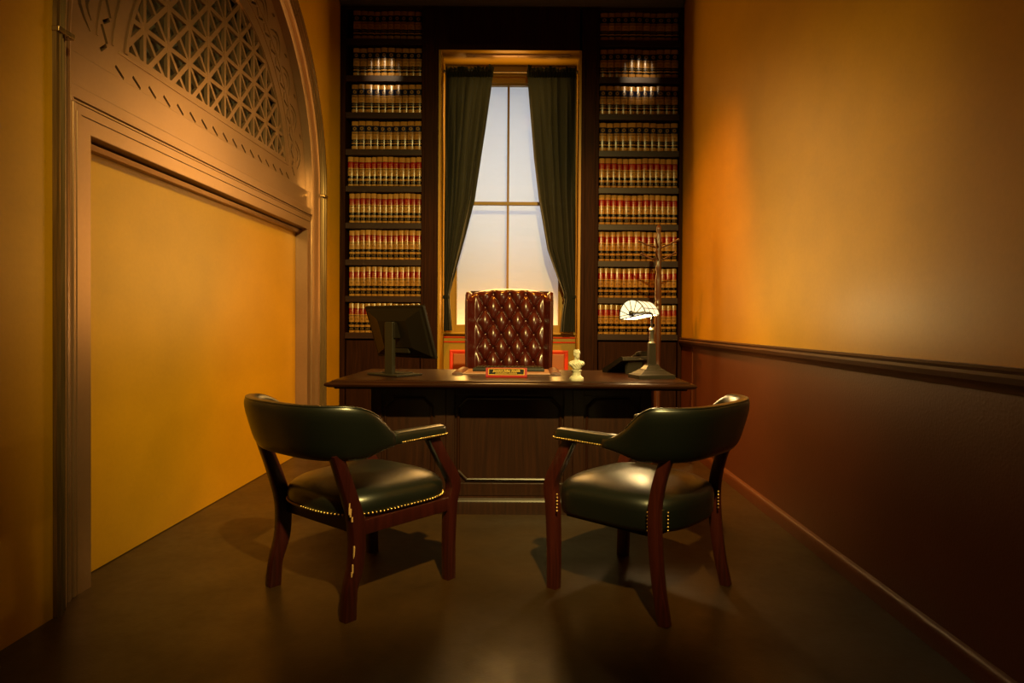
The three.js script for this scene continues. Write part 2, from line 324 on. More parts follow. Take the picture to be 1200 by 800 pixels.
// ---------------------------------------------------------------- back wall, window, light box behind it
{
  const w = struct('wall_back', 'dark header and mustard panelled recess around the window', 'wall');
  part('header_panel', bx(-0.814, 0.441, REC.top, 3.87, DB + 0.004, DB + 0.2), M.bookcase, w);
  part('soffit', bx(REC.x0 - 0.02, REC.x1, REC.top, REC.top + 0.1, DB + 0.2, REC.D + 0.1), M.trim, w);
  part('soffit', bx(REC.x0 - 0.0, REC.x1, REC.top - 0.004, REC.top, DB + 0.006, REC.D + 0.05), M.trim, w);
  for (const [a, b] of [[REC.x0 - 0.02, REC.x0], [REC.x1, REC.x1 + 0.02]]) part('reveal', bx(a, b, 0, REC.top, DB + 0.006, REC.D + 0.1), M.trim, w);
  // apron under the sill with two beads and a raised panel
  const DA = 6.08;
  part('apron', bx(REC.x0, REC.x1, 0, 0.955, DA, DA + 0.16), M.trim, w);
  for (const h of [0.928, 0.884]) part('apron_bead', loft([REC.x0 + 0.001, REC.x1 - 0.001].map(x => [[0, -0.007], [0.01, -0.005], [0.012, 0], [0, 0.007]].map(([d, y]) => P(x, h + y, DA - d))), { crease: 0.3 }), M.redTrim, w);
  for (const [a, b] of [[-0.735, 0.375]]) {
    const rg = (i, d) => [P(a + i, 0.2 + i, DA - d), P(b - i, 0.2 + i, DA - d), P(b - i, 0.81 - i, DA - d), P(a + i, 0.81 - i, DA - d)];
    part('panel_border', loft([rg(0, 0), rg(0, 0.012), rg(0.012, 0.018), rg(0.03, 0.012), rg(0.034, 0.002)], { crease: 0.2 }), M.redTrim, w);
    part('raised_panel', loft([rg(0.036, 0.0), rg(0.036, 0.012), rg(0.042, 0.0145)], { crease: 0.2 }), M.orangeTrim, w);
  }
  // rest of the wall behind the bookcases
  part('rear_wall', [bx(-2.2, REC.x0 - 0.02, 0, HC, 6.2, 6.4), bx(REC.x1 + 0.02, 1.9, 0, HC, 6.2, 6.4), bx(REC.x0 - 0.02, REC.x1 + 0.02, REC.top + 0.1, HC, 6.2, 6.4)], M.black, w);
  // box behind the window that holds the backlight
  part('light_box', [bx(-1.05, 0.65, 0.7, 0.75, 6.24, 7.1), bx(-1.05, 0.65, 3.62, 3.67, 6.4, 7.1), bx(-1.1, -1.05, 0.7, 3.67, 6.4, 7.1), bx(0.65, 0.7, 0.7, 3.67, 6.4, 7.1), bx(-1.1, 0.7, 0.7, 3.67, 7.1, 7.15)], M.black, w);

  const gx0 = -0.694, gx1 = 0.294, gy0 = 1.046, gy1 = 3.319, gm = 2.194, D0 = 6.13, D1 = 6.2, mx = -0.2;
  const win = struct('window_1', 'tall sash window with mustard frame and four panes between green curtains', 'window');
  part('window_frame', [bx(REC.x0, gx0, 0.955, REC.top, D0, D1, 0.003), bx(gx1, REC.x1, 0.955, REC.top, D0, D1, 0.003), bx(gx0, gx1, gy1, REC.top, D0, D1, 0.003), bx(gx0, gx1, 0.955, gy0, D0, D1, 0.003)], M.trim, win);
  part('head_moulding', bx(REC.x0 + 0.001, REC.x1 - 0.001, 3.405, 3.425, D0 - 0.014, D0 + 0.01, 0.005), M.trim, win);
  part('stop_bead', [bx(gx0, gx0 + 0.012, gy0, gy1, D0 + 0.02, D1, 0.002), bx(gx1 - 0.012, gx1, gy0, gy1, D0 + 0.02, D1, 0.002), bx(gx0, gx1, gy1 - 0.012, gy1, D0 + 0.02, D1, 0.002)], M.trim, win);
  part('meeting_rail', bx(gx0, gx1, gm - 0.014, gm + 0.016, D0 + 0.015, D1 - 0.01, 0.003), M.trim, win);
  part('muntin', bx(mx - 0.01, mx + 0.01, gm + 0.014, gy1, D0 + 0.025, D1 - 0.015, 0.003), M.trim, win);
  part('muntin', bx(mx - 0.01, mx + 0.01, gy0, gm - 0.014, D0 + 0.025, D1 - 0.015, 0.003), M.trim, win);
  for (const [a, b] of [[gx0, mx], [mx, gx1]]) for (const [c, d] of [[gy0, gm], [gm, gy1]]) part('pane', bx(a + 0.002, b - 0.002, c, d, 6.166, 6.169), M.glass, win);
  part('window_sill', bx(REC.x0 + 0.001, REC.x1 - 0.001, 0.955, 0.975, 6.03, D0 + 0.01, 0.006), M.trim, win);

  // muslin stretched behind the panes
  const g = new THREE.PlaneGeometry(1.5, 2.75, 40, 60);
  const p = g.attributes.position;
  for (let i = 0; i < p.count; i++) p.setZ(i, 0.012 * fbm(p.getX(i) * 2, p.getY(i) * 2 + 5, 3));
  g.computeVertexNormals();
  const c = part('backdrop_cloth', g.translate(-0.2, 2.13, -6.42), M.cloth, scene); c.userData = { label: 'backlit white muslin stretched behind the window panes', category: 'backdrop' };
  // lamps in the box behind the muslin: a white panel high up, an amber one low down
  const panel = (name, label, w, h, x, y, D, L, mat) => {
    const t = thing(name, label, 'light panel', P(x, y, D));
    part('housing', new RoundedBoxGeometry(w + 0.04, h + 0.04, 0.04, 2, 0.008).translate(0, 0, -0.021), M.black, t);
    part('diffuser', new THREE.BoxGeometry(w, h, 0.004).translate(0, 0, 0.001), mat, t);
    const l = new THREE.RectAreaLight(L.color, L.power, w, h); l.position.set(0, 0, 0.006); l.lookAt(0, 0, 1); l.rotation.set(0, Math.PI, 0); t.add(l);
  };
  panel('white_light_panel', 'white light panel behind the upper part of the muslin', 1.5, 1.9, -0.2, 2.6, 7.02, LIGHT.box, M.lensWhite);
  panel('amber_light_panel', 'amber light panel behind the foot of the muslin', 1.5, 0.24, -0.2, 0.93, 6.7, LIGHT.boxLow, M.lensAmber);
  // warm orange light of the glowing window, of the size of the glass
  const l = new THREE.RectAreaLight(LIGHT.window.color, LIGHT.window.power, gx1 - gx0, gy1 - gy0); l.position.copy(P(-0.2, (gy0 + gy1) / 2, 6.12)); scene.add(l); l.lookAt(-0.2, (gy0 + gy1) / 2, 5);
}

// batten under the soffit of the recess
{
  const t = thing('wooden_batten', 'thin brown batten under the soffit above the curtain rod', 'batten', P(-0.105, REC.top - 0.004, 5.88));
  part('batten', [bx(-0.47, 0.47, -0.016, 0, -0.02, 0.02, 0.003)], M.casingH, t);
  for (const x of [-0.4, 0, 0.4]) part('screw_head', cyl(0.005, 0.005, 0.003, x, -0.019, 0, 12), M.darkBrass, t);
}

// ---------------------------------------------------------------- curtains
function makeCurtain(name, label, outer, innerPts, outerPts, sg, tieH, bottom) {
  const t = thing(name, label, 'curtain', P(0, 0, 0), 0, 'window curtains');
  const inn = curve(innerPts), out = curve(outerPts), nU = 150, nV = 110, top = 3.372, DR = 5.985;
  const sheet = (h0, h1, n, amp, spread) => {
    const g = new THREE.PlaneGeometry(1, 1, nU, n), p = g.attributes.position;
    for (let j = 0; j <= n; j++) for (let i = 0; i <= nU; i++) {
      const u = i / nU, h = lerp(h0, h1, j / n), k = j * (nU + 1) + i;
      let a = out(-h), b = inn(-h);
      const width = Math.abs(b - a);
      const ph = 2 * Math.PI * 5 * u + 11 * fbm(u * 2.6 + sg * 5, h * 0.3 + sg, 3);
      const A = amp(h) * (0.75 + 1.1 * fbm(u * 5 + sg, h * 0.4, 2));
      const x = lerp(a, b, u) + 0.35 * A * Math.cos(ph * 1.0) * Math.sin(Math.PI * u);
      const z = A * Math.sin(ph) + 0.012 * fbm(u * 14, h * 3, 3) * (0.5 + spread);
      p.setXYZ(k, x, h, -DR + 0.03 * Math.sin(Math.PI * u) * sstep(3.2, 1.6, h) + z);
    }
    g.computeVertexNormals(); return g;
  };
  part('drape', sheet(top, tieH, nV, h => lerp(0.012, 0.034, sstep(3.37, 2.9, h)) * lerp(1, 0.9, sstep(1.8, 1.35, h)), 0.3), M.curtain, t);
  part('tail', sheet(tieH, bottom, 24, h => 0.03, 0.6), M.curtain, t);
  // gathered heading above the rod
  const g = new THREE.PlaneGeometry(1, 1, 160, 6), p = g.attributes.position, a = out(-top), b = inn(-top);
  for (let j = 0; j <= 6; j++) for (let i = 0; i <= 160; i++) {
    const u = i / 160, v = j / 6, k = j * 161 + i, hh = 0.04 + 0.035 * Math.abs(fbm(u * 16 + sg * 3, 2, 2)) * 1.6 + (u > 0.9 ? 0.02 : 0);
    p.setXYZ(k, lerp(a, b, u) + 0.01 * Math.sin(u * 90) * (1 - v), top - 0.006 + hh * (1 - v), -DR + 0.022 * (1 - v) * Math.sin(u * 75 + 2 * fbm(u * 9, sg, 2)) + 0.012 * Math.sin(u * 113));
  }
  g.computeVertexNormals(); part('heading', g, M.curtain, t);
  const g2 = new THREE.PlaneGeometry(1, 1, 160, 4), p2 = g2.attributes.position;   // rod pocket
  for (let j = 0; j <= 4; j++) for (let i = 0; i <= 160; i++) { const u = i / 160, v = j / 4; p2.setXYZ(j * 161 + i, lerp(a, b, u), top - 0.002 - 0.055 * v, -DR + 0.016 + 0.008 * Math.sin(u * 110 + 2 * fbm(u * 9, sg, 2)) + 0.006 * Math.sin(Math.PI * v)); }
  g2.computeVertexNormals(); part('rod_pocket', g2, M.curtain, t);
  const xa = out(-tieH), xb = inn(-tieH), cx = (xa + xb) / 2, rx = Math.abs(xb - xa) / 2 + 0.006;
  part('tie_band', loft([-0.016, -0.008, 0.008, 0.016].map((y, q) => Array.from({ length: 28 }, (_, i) => { const an = i / 28 * Math.PI * 2, e = q % 3 ? 1.0 : 0.92; return V(cx + rx * e * Math.cos(an), tieH + y, -DR + 0.012 + 0.038 * e * Math.sin(an)); })), { caps: false, crease: 0 }), M.curtain, t);
}
makeCurtain('curtain', 'dark green curtain tied back on the monitor side of the window', -0.775,
  [[-3.40, -0.331], [-2.849, -0.402], [-2.195, -0.499], [-1.872, -0.583], [-1.6, -0.655], [-1.48, -0.688], [-1.32, -0.728], [-1.3, -0.728], [-1.15, -0.715], [-0.985, -0.70]],
  [[-3.4, -0.773], [-0.98, -0.782]], 1, 1.3, 0.99);
makeCurtain('curtain', 'dark green curtain tied back on the coat stand side of the window', 0.418,
  [[-3.40, -0.03], [-2.585, 0.043], [-2.195, 0.091], [-1.74, 0.173], [-1.446, 0.28], [-1.34, 0.322], [-1.28, 0.33], [-1.15, 0.31], [-0.985, 0.295]],
  [[-3.4, 0.424], [-0.98, 0.432]], 2, 1.31, 0.985);
{
  const t = thing('curtain_rod', 'thin dark curtain rod across the window recess', 'curtain rod', P(0, 3.372, 5.99));
  part('rod', new THREE.CylinderGeometry(0.007, 0.007, REC.x1 - REC.x0 - 0.012, 14).rotateZ(Math.PI / 2).translate((REC.x0 + REC.x1) / 2, 0, 0), M.darkBrass, t);
  for (const x of [REC.x0 + 0.006, REC.x1 - 0.006]) part('bracket', new THREE.CylinderGeometry(0.016, 0.016, 0.012, 16).rotateZ(Math.PI / 2).translate(x, 0, 0), M.darkBrass, t);
}

// ---------------------------------------------------------------- bookcases and books
const ROW0 = 3.584, ROWD = 0.3267;
const shelfH = i => ROW0 - i * ROWD;
function makeBookcase(label, x0, o0, o1, x1) { // outer left, opening left, opening right, outer right
  const t = thing('bookcase', label, 'bookcase', P(0, 0, 0), 0, 'built-in bookcases');
  const D1 = 6.19;
  part('side_panel', bx(x0, o0, 0, 3.87, DB, D1, 0.003), M.bookcase, t);
  part('side_panel', bx(o1, x1, 0, 3.87, DB, D1, 0.003), M.bookcase, t);
  const wide = o0 - x0 > x1 - o1 ? [x0, o0] : [o1, x1];
  part('stile', bx(wide[0] + 0.03, wide[1] - 0.03, 0.12, 3.84, DB - 0.012, DB, 0.004), M.bookcase, t);
  part('back_panel', bx(o0, o1, 0.1, 3.87, D1 - 0.02, D1), M.bookcase, t);
  for (let i = 0; i < 9; i++) part('shelf', bx(o0, o1, shelfH(i) - 0.055, shelfH(i), DB + 0.006, D1 - 0.02, 0.004), M.shelf, t);
  part('top_board', bx(o0, o1, 3.845, 3.87, DB + 0.006, D1 - 0.02, 0.003), M.shelf, t);
  part('lower_door', bx(o0 + 0.01, o1 - 0.01, 0.13, shelfH(8) - 0.07, DB + 0.012, DB + 0.034, 0.004), M.bookcase, t);
  part('plinth', bx(o0, o1, 0, 0.12, DB + 0.02, DB + 0.05), M.bookcase, t);
}
makeBookcase('dark brown built-in bookcase of law books behind the monitor', XL + 0.002, -1.638, -0.959, -0.814);
makeBookcase('dark brown built-in bookcase of law books behind the coat stand', 0.463, 0.617, 1.335, XR + 0.006);
{
  const t = struct('trim_2', 'dark cornice running above the bookcases and the window', 'cornice');
  const pr = [[0, 3.87], [-0.02, 3.87], [-0.03, 3.89], [-0.05, 3.905], [-0.09, 3.945], [-0.11, 3.955], [-0.115, 3.998], [0.3, 3.998], [0.3, 3.87]];
  part('cornice', loft([XL + 0.004, XR - 0.004].map(x => pr.map(([d, h]) => P(x, h, DB + d))), { crease: 0.4 }), M.cornice, t);
}
// spine prints: tan leather with title blocks, bands and gilt lines
function spineTexture(kind, n) {
  const c = document.createElement('canvas'); c.width = 96; c.height = 384; const g = c.getContext('2d');
  const R = (a, b, col) => { g.fillStyle = col; g.fillRect(0, a * 384, 96, (b - a) * 384); };
  const tan = ['#86602a', '#7e5824', '#8c662e', '#795422'][n % 4];
  R(0, 1, tan);
  for (let i = 0; i < 500; i++) { g.fillStyle = i % 2 ? 'rgba(90,60,20,0.10)' : 'rgba(255,225,160,0.08)'; g.fillRect(rnd() * 96, rnd() * 384, 1 + rnd() * 3, 2 + rnd() * 14); }
  g.textAlign = 'center';
  if (kind === 'navy') {
    R(0.155, 0.37, '#141424'); R(0.395, 0.405, '#0c0a08'); R(0.43, 0.445, '#1a1208');
    g.strokeStyle = '#86642c'; g.lineWidth = 4; g.beginPath(); g.arc(48, 100, 22, 0, 7); g.stroke(); g.beginPath(); g.arc(48, 100, 12, 0, 7); g.stroke();
    for (let k = 0; k < 8; k++) { g.beginPath(); g.moveTo(48 + 13 * Math.cos(k * 0.785), 100 + 13 * Math.sin(k * 0.785)); g.lineTo(48 + 21 * Math.cos(k * 0.785), 100 + 21 * Math.sin(k * 0.785)); g.stroke(); }
    g.fillStyle = '#4a3415'; g.font = 'bold 26px serif'; g.fillText(String(210 + n * 17), 48, 216);
    R(0.64, 0.755, '#070605'); R(0.69, 0.7, '#8a6a30'); R(0.8, 0.865, '#070605');
  } else {
    R(0.17, 0.38, ['#6a0c06', '#5e0a05', '#700e07', '#640b06'][n % 4]); R(0.165, 0.175, '#2a120a'); R(0.375, 0.385, '#94702f');
    g.fillStyle = '#9a7638'; 
    for (const y of [92, 112, 130]) for (let k = 0; k < 5; k++) g.fillRect(22 + k * 11, y, 7, 5);
    R(0.415, 0.432, '#140c06'); R(0.455, 0.465, '#4a3414');
    g.fillStyle = '#1c1006'; g.font = 'bold 36px serif'; g.fillText(String(61 + n * 23), 48, 220);
    R(0.645, 0.735, '#060504'); g.fillStyle = '#86642c'; g.fillRect(40, 262, 16, 5);
    R(0.81, 0.925, '#080604'); for (let k = 0; k < 3; k++) { g.fillStyle = '#6a5025'; g.fillRect(20 + k * 24, 322, 8, 22); }
  }
  const t = new THREE.CanvasTexture(c); t.colorSpace = THREE.SRGBColorSpace; t.anisotropy = 8; return t;
}
const spineMat = {};
for (const k of ['navy', 'red']) spineMat[k] = Array.from({ length: 6 }, (_, n) => std(rgb(1, 1, 1), 0.26, { specularIntensity: 0.6, map: spineTexture(k, n) }));
const bookGeo = (() => { // unit width and height, 0.19 deep, rounded spine towards +z, raised head and tail
  const sec = [[-0.5, -0.19]];
  for (let i = 0; i <= 10; i++) { const a = i / 10 * Math.PI; sec.push([-0.5 * Math.cos(a), -0.014 + 0.014 * Math.pow(Math.sin(a), 0.7)]); }
  sec.push([0.5, -0.19]);
  const pos = [], uv = [], idx = [], rows = [0, 0.012, 0.988, 1], n = sec.length;
  rows.forEach((y, j) => sec.forEach(([x, z]) => { const e = j === 0 || j === 3 ? 0.97 : 1; pos.push(x * e, y, z - (e < 1 ? 0.001 : 0)); uv.push(x + 0.5, y); }));
  for (let j = 0; j < 3; j++) for (let i = 0; i < n; i++) { const a = j * n + i, b = j * n + (i + 1) % n; idx.push(a, b, b + n, a, b + n, a + n); }
  for (const j of [0, 3]) for (let i = 1; i < n - 1; i++) { const q = [j * n, j * n + i, j * n + i + 1]; idx.push(...(j ? q : q.reverse())); }
  const g = new THREE.BufferGeometry(); g.setAttribute('position', new THREE.Float32BufferAttribute(pos, 3)); g.setAttribute('uv', new THREE.Float32BufferAttribute(uv, 2)); g.setIndex(idx); g.computeVertexNormals();
  return toCreasedNormals(g, 1.0);
})();
const ORD = ['top', 'second', 'third', 'fourth', 'fifth', 'sixth', 'seventh', 'eighth', 'lowest'];
function fillRow(i, o0, o1, count, where, gapLeft) {
  const kind = i < 4 ? 'navy' : 'red', a = o0 + gapLeft, b = o1 - 0.006;
  const ws = Array.from({ length: count }, () => rr(0.92, 1.08) * (rnd() > 0.9 ? 1.22 : 1)), sum = ws.reduce((p, q) => p + q, 0);
  let x = a, wave = rr(0, 6);
  ws.forEach((q, k) => {
    const w = q / sum * (b - a), m = new THREE.Mesh(bookGeo, spineMat[kind][Math.floor(rnd() * 6)]);
    const n = 'law_book'; m.name = numbered(n); m.castShadow = m.receiveShadow = true;
    const h = (i < 4 ? 0.253 : 0.262) + 0.003 * Math.sin(k * 0.9 + wave) + rr(-0.001, 0.001);
    m.scale.set(w - 0.0008, h, 1); m.position.copy(P(x + w / 2, shelfH(i) + 0.0004, DB + 0.03 + rr(0, 0.006))); x += w;
    m.userData = { label: `tan law book with ${kind === 'navy' ? 'navy' : 'red'} title block on the ${ORD[i]} shelf behind the ${where}`, category: 'book', group: `law books on the ${ORD[i]} shelf behind the ${where}` };
    scene.add(m);
  });
}
for (let i = 0; i < 9; i++) {
  fillRow(i, -1.638, -0.959, i < 4 ? 10 : 13, 'monitor', i < 4 ? 0.055 - 0.012 * (i === 2 || i === 3) : i === 4 ? 0.012 : 0.026);
  fillRow(i, 0.617, 1.335, i < 4 ? 11 : i < 7 ? 13 : 14, 'coat stand', 0.008);
}

// ---------------------------------------------------------------- desk
{
  const t = thing('executive_desk', 'dark mahogany executive desk with panelled front', 'desk', P(-0.09, 0, 3.93));
  const W = 0.967, Dm = 0.58, Dp = 0.32; // half width; front overhang at D 3.35, back at 4.25
  const rg = (i, y) => [V(-W + i, y, Dm - i), V(W - i, y, Dm - i), V(W - i, y, -Dp + i), V(-W + i, y, -Dp + i)];
  part('desk_top', loft([rg(0.045, 0.712), rg(0.04, 0.72), rg(0.02, 0.722), rg(0.004, 0.73), rg(0, 0.738), rg(0.006, 0.746), rg(0.022, 0.749), rg(0.03, 0.752), rg(0.034, 0.758), rg(0.044, 0.76)], { crease: 0.25 }), M.deskTop, t);
  const zf = 0.32, L = v => v + 0.09; // front plane of the body: depth 3.61
  const xa = L(-0.874), xb = L(-0.456), xc = L(0.252), xd = L(0.689);
  for (const [a, b] of [[xa, xb], [xc, xd]]) part('pedestal', bx(a, b, 0.0, 0.712, -zf + 0.012, 0.3, 0.003), M.desk, t);
  part('modesty_panel', bx(xb, xc, 0.0, 0.712, -zf + 0.018, -zf + 0.045), M.desk, t);
  const stile = (a, b, y0, y1) => part('stile', bx(a, b, y0, y1, -zf - 0.006, -zf + 0.02, 0.003), M.desk, t);
  for (const [a, b] of [[xa, xa + 0.06], [xb - 0.06, xb], [xb + 0.001, xb + 0.05], [xc - 0.05, xc - 0.001], [xc, xc + 0.06], [xd - 0.06, xd]]) stile(a, b, 0.1, 0.711);
  for (const [a, b] of [[xa + 0.06, xb - 0.06], [xb + 0.05, xc - 0.05], [xc + 0.06, xd - 0.06]]) {
    part('rail', bx(a, b, 0.66, 0.711, -zf - 0.006, -zf + 0.02, 0.003), M.desk, t);
    part('rail', bx(a, b, 0.1, 0.17, -zf - 0.006, -zf + 0.02, 0.003), M.desk, t);
    // octagonal-cornered panel moulding
    const x0 = a + 0.012, x1 = b - 0.012, y0 = 0.182, y1 = 0.648, c = 0.05;
    const pts = [[x0 + c, y0], [x1 - c, y0], [x1, y0 + c], [x1, y1 - c], [x1 - c, y1], [x0 + c, y1], [x0, y1 - c], [x0, y0 + c]];
    const rings = [[0, 0.002], [0, -0.008], [0.006, -0.012], [0.012, -0.009], [0.016, 0.002]];
    const mx = (x0 + x1) / 2, my = (y0 + y1) / 2, hw = (x1 - x0) / 2, hh = (y1 - y0) / 2;
    const rr2 = rings.map(([i, d]) => pts.map(([x, y]) => V(mx + (x - mx) * (1 - i / hw), my + (y - my) * (1 - i / hh), zf - d - 0.012)));
    part('panel_moulding', loft(rr2, { caps: false, crease: 0.3 }), M.desk, t);
  }
  const bm = [[0, 0], [0.03, 0], [0.03, 0.07], [0.026, 0.078], [0.022, 0.09], [0.012, 0.098], [0, 0.1]];
  part('base_moulding', loft([xa - 0.01, xd + 0.01].map(x => bm.map(([d, h]) => V(x, h, zf + d - 0.005))), { crease: 0.4 }), M.desk, t);
}

// ---------------------------------------------------------------- captain's chairs
function makeGuestChair(name, label, pos, turn, style) {
  const t = thing(name, label, 'chair', pos, turn, 'guest chairs facing the desk');
  const wood = style ? M.mahogany2 : M.mahogany;
  // plan of the back and arms: from the right arm tip round the back to the left one, local front = +z
  const SB = style ? 0.03 : 0.06; // set-back of back and arms
  const plan = s => { // s from -1 (one arm tip) to 1
    const a = Math.abs(s), sg = Math.sign(s) || 1;
    const straight = 0.34;
    if (a > 1 - straight) { const u = (a - (1 - straight)) / straight; return [sg * lerp(0.292, 0.282, u), lerp(-0.02, 0.235, u) - SB, sg, 0.02]; }
    const ph = (1 - a / (1 - straight)) * Math.PI / 2; // 0 at the arm, 90 deg at the middle of the back
    const pos = q => [0.292 * Math.pow(Math.cos(q), 0.6), -0.02 - SB - 0.265 * Math.pow(Math.sin(q), 0.72)];
    const [x, z] = pos(ph), a1 = pos(Math.max(0.02, ph - 0.05)), b1 = pos(Math.min(Math.PI / 2, ph + 0.05));
    const tx = b1[0] - a1[0], tz = b1[1] - a1[1], l = Math.hypot(tx, tz);
    return [sg * x, z, sg * -tz / l, tx / l];
  };
  // padded back: closed section swept along the plan
  const rings = [], N = 72, SE = style ? 0.685 : 0.655;
  for (let i = 0; i <= N; i++) {
    const s = lerp(-SE, SE, i / N), a = Math.abs(s) / SE, [x, z, ox, oz] = plan(s);
    const up = style ? sstep(1.0, 0.6, a) : 1 - Math.pow(1 - Math.min(1, (1 - a) / 0.5), 2.6), top = lerp(0.652, 0.775, up) - 0.008 * (1 - sstep(0, 0.5, 1 - a)), bot = lerp(0.606, 0.572, sstep(1, 0.7, a));
    const th = lerp(0.026, 0.034, up), end = a > 0.97 ? Math.sqrt(Math.max(0.02, 1 - ((a - 0.97) / 0.03) ** 2)) : 1;
    const mid = (top + bot) / 2, hh = (top - bot) / 2, ring = [];
    for (let k = 0; k < 28; k++) {
      const an = k / 28 * Math.PI * 2, c = Math.cos(an), sn = Math.sin(an);
      const px = Math.sign(c) * Math.pow(Math.abs(c), 0.75) * th * lerp(1, 0.82, (sn + 1) / 2 * 0), py = Math.sign(sn) * Math.pow(Math.abs(sn), 0.55) * hh;
      const y = mid + py * lerp(0.7, 1, end), lean = (y - 0.6) * 0.28 * up, o = px * end + lean + 0.01;
      ring.push(V(x + ox * o, y, z + oz * o));
    }
    rings.push(ring);
  }
  const back = part('backrest', loft(rings, { crease: 0 }), M.vinyl, t);
  { // welt seam round the upper edge of the back
    const pts = rings.filter((_, i) => i > 5 && i < N - 5).map(r => r[5].clone().lerp(r[6], 0.3));
    part('piping', tube(pts, 0.0035, 90), M.vinyl, back);
  }
  for (const sg of [-1, 1]) {
    // arm pads with nail heads
    const ar = [];
    for (let i = 0; i <= 16; i++) {
      const u = i / 16, [x, z] = plan(sg * lerp(0.63, 1, u)), e = u > 0.86 ? Math.sqrt(Math.max(0.04, 1 - ((u - 0.86) / 0.14) ** 2)) : 1;
      ar.push(Array.from({ length: 20 }, (_, k) => { const an = k / 20 * Math.PI * 2, c = Math.cos(an), s = Math.sin(an); return V(x + Math.sign(c) * Math.pow(Math.abs(c), 0.6) * 0.032 * lerp(0.75, 1, e), lerp(0.632, 0.628, u) + (s > 0 ? 0.026 * Math.pow(s, 0.7) * lerp(0.8, 1, e) : -0.022 * Math.pow(-s, 0.4)), z - (1 - e) * 0.012); }));
    }
    const arm = part('arm_pad', loft(ar, { crease: 0 }), M.vinyl, t);
    const nails = [];
    for (let i = 0; i < 21; i++) { const u = i / 20 * 0.9 + 0.03, [x, z] = plan(sg * lerp(0.66, 1, u)); for (const q of [-1, 1]) nails.push(new THREE.SphereGeometry(0.0045, 8, 6).scale(0.6, 1, 1).translate(x + q * 0.0325, 0.618, z)); }
    for (let i = -2; i <= 2; i++) nails.push(new THREE.SphereGeometry(0.0045, 8, 6).translate(sg * (0.282) + i * 0.011, 0.618, 0.232 - SB));
    part('nailhead_trim', nails, M.brass, arm);
    // front leg: foot, knee at the seat, curving back under the arm
    const fl = style ? [[sg * 0.25, 0, 0.24, 0.042, 0.046], [sg * 0.252, 0.15, 0.238, 0.042, 0.048], [sg * 0.256, 0.33, 0.242, 0.042, 0.054], [sg * 0.262, 0.42, 0.245, 0.04, 0.056], [sg * 0.272, 0.53, 0.2 - SB * 0.5, 0.038, 0.05], [sg * 0.28, 0.615, 0.165 - SB, 0.038, 0.05]]
      : [[sg * 0.25, 0, 0.24, 0.04, 0.046], [sg * 0.252, 0.16, 0.236, 0.042, 0.046], [sg * 0.256, 0.32, 0.24, 0.044, 0.052], [sg * 0.262, 0.4, 0.25, 0.042, 0.056], [sg * 0.272, 0.52, 0.2 - SB * 0.5, 0.038, 0.05], [sg * 0.28, 0.615, 0.165 - SB, 0.038, 0.052]];
    part('front_leg', sweepBar(smoothStations(fl, 24), V(1, 0, 0)), wood, t);
    const rl = style ? [[sg * 0.245, 0, -0.262, 0.036, 0.04], [sg * 0.24, 0.12, -0.236, 0.036, 0.042], [sg * 0.236, 0.3, -0.215, 0.036, 0.046], [sg * 0.236, 0.42, -0.216, 0.036, 0.044], [sg * 0.238, 0.52, -0.226 - SB * 0.4, 0.036, 0.042], [sg * 0.24, 0.6, -0.238 - SB, 0.036, 0.038]]
      : [[sg * 0.245, 0, -0.258, 0.042, 0.05], [sg * 0.242, 0.1, -0.25, 0.042, 0.046], [sg * 0.24, 0.2, -0.222, 0.044, 0.054], [sg * 0.238, 0.34, -0.222, 0.044, 0.056], [sg * 0.238, 0.45, -0.236 - SB * 0.3, 0.042, 0.05], [sg * 0.24, 0.6, -0.25 - SB, 0.04, 0.04]];
    const leg = part('rear_leg', sweepBar(smoothStations(rl, 26), V(1, 0, 0)), wood, t);
    if (!style && sg < 0) part('chipped_edge', [0.36, 0.385, 0.4, 0.165, 0.185, 0.24, 0.255].map((y, i) => { const k = smoothStations(rl, 60).reduce((a, b) => Math.abs(a.p.y - y) < Math.abs(b.p.y - y) ? a : b); return new THREE.BoxGeometry(0.004, 0.018 + 0.012 * (i % 3), 0.004).rotateZ(0.1 * (i % 2)).translate(k.p.x + sg * k.w * 0.47, y, k.p.z - k.t * 0.47); }), M.rawWood, leg);
  }
  // seat cushion: rounded trapezoid, domed
  const hb = style ? 0.305 : 0.345, out = (f, y, dome) => Array.from({ length: 64 }, (_, k) => {
    const an = k / 64 * Math.PI * 2, c = Math.cos(an), s = Math.sin(an), e = 0.5;
    const zz = Math.sign(s) * Math.pow(Math.abs(s), e), xx = Math.sign(c) * Math.pow(Math.abs(c), e);
    const hw = lerp(0.248, 0.278, (zz + 1) / 2);
    const bul = zz > 0 ? 0.022 * (1 - xx * xx) : 0.03 * (1 - xx * xx);
    return V(xx * hw * f, y, (zz * 0.245 + Math.sign(zz) * bul) * f + 0.006);
  });
  const seat = [[0.9, hb], [0.985, hb + 0.004], [1.0, hb + 0.02], [1.008, 0.38], [1.0, 0.4], [0.975, 0.415], [0.93, 0.427], [0.85, 0.44], [0.72, 0.452], [0.55, 0.462], [0.35, 0.469], [0.15, 0.472]];
  const cushion = part('seat_cushion', loft(seat.map(([f, y]) => out(f, y)), { crease: 0 }), M.vinyl, t);
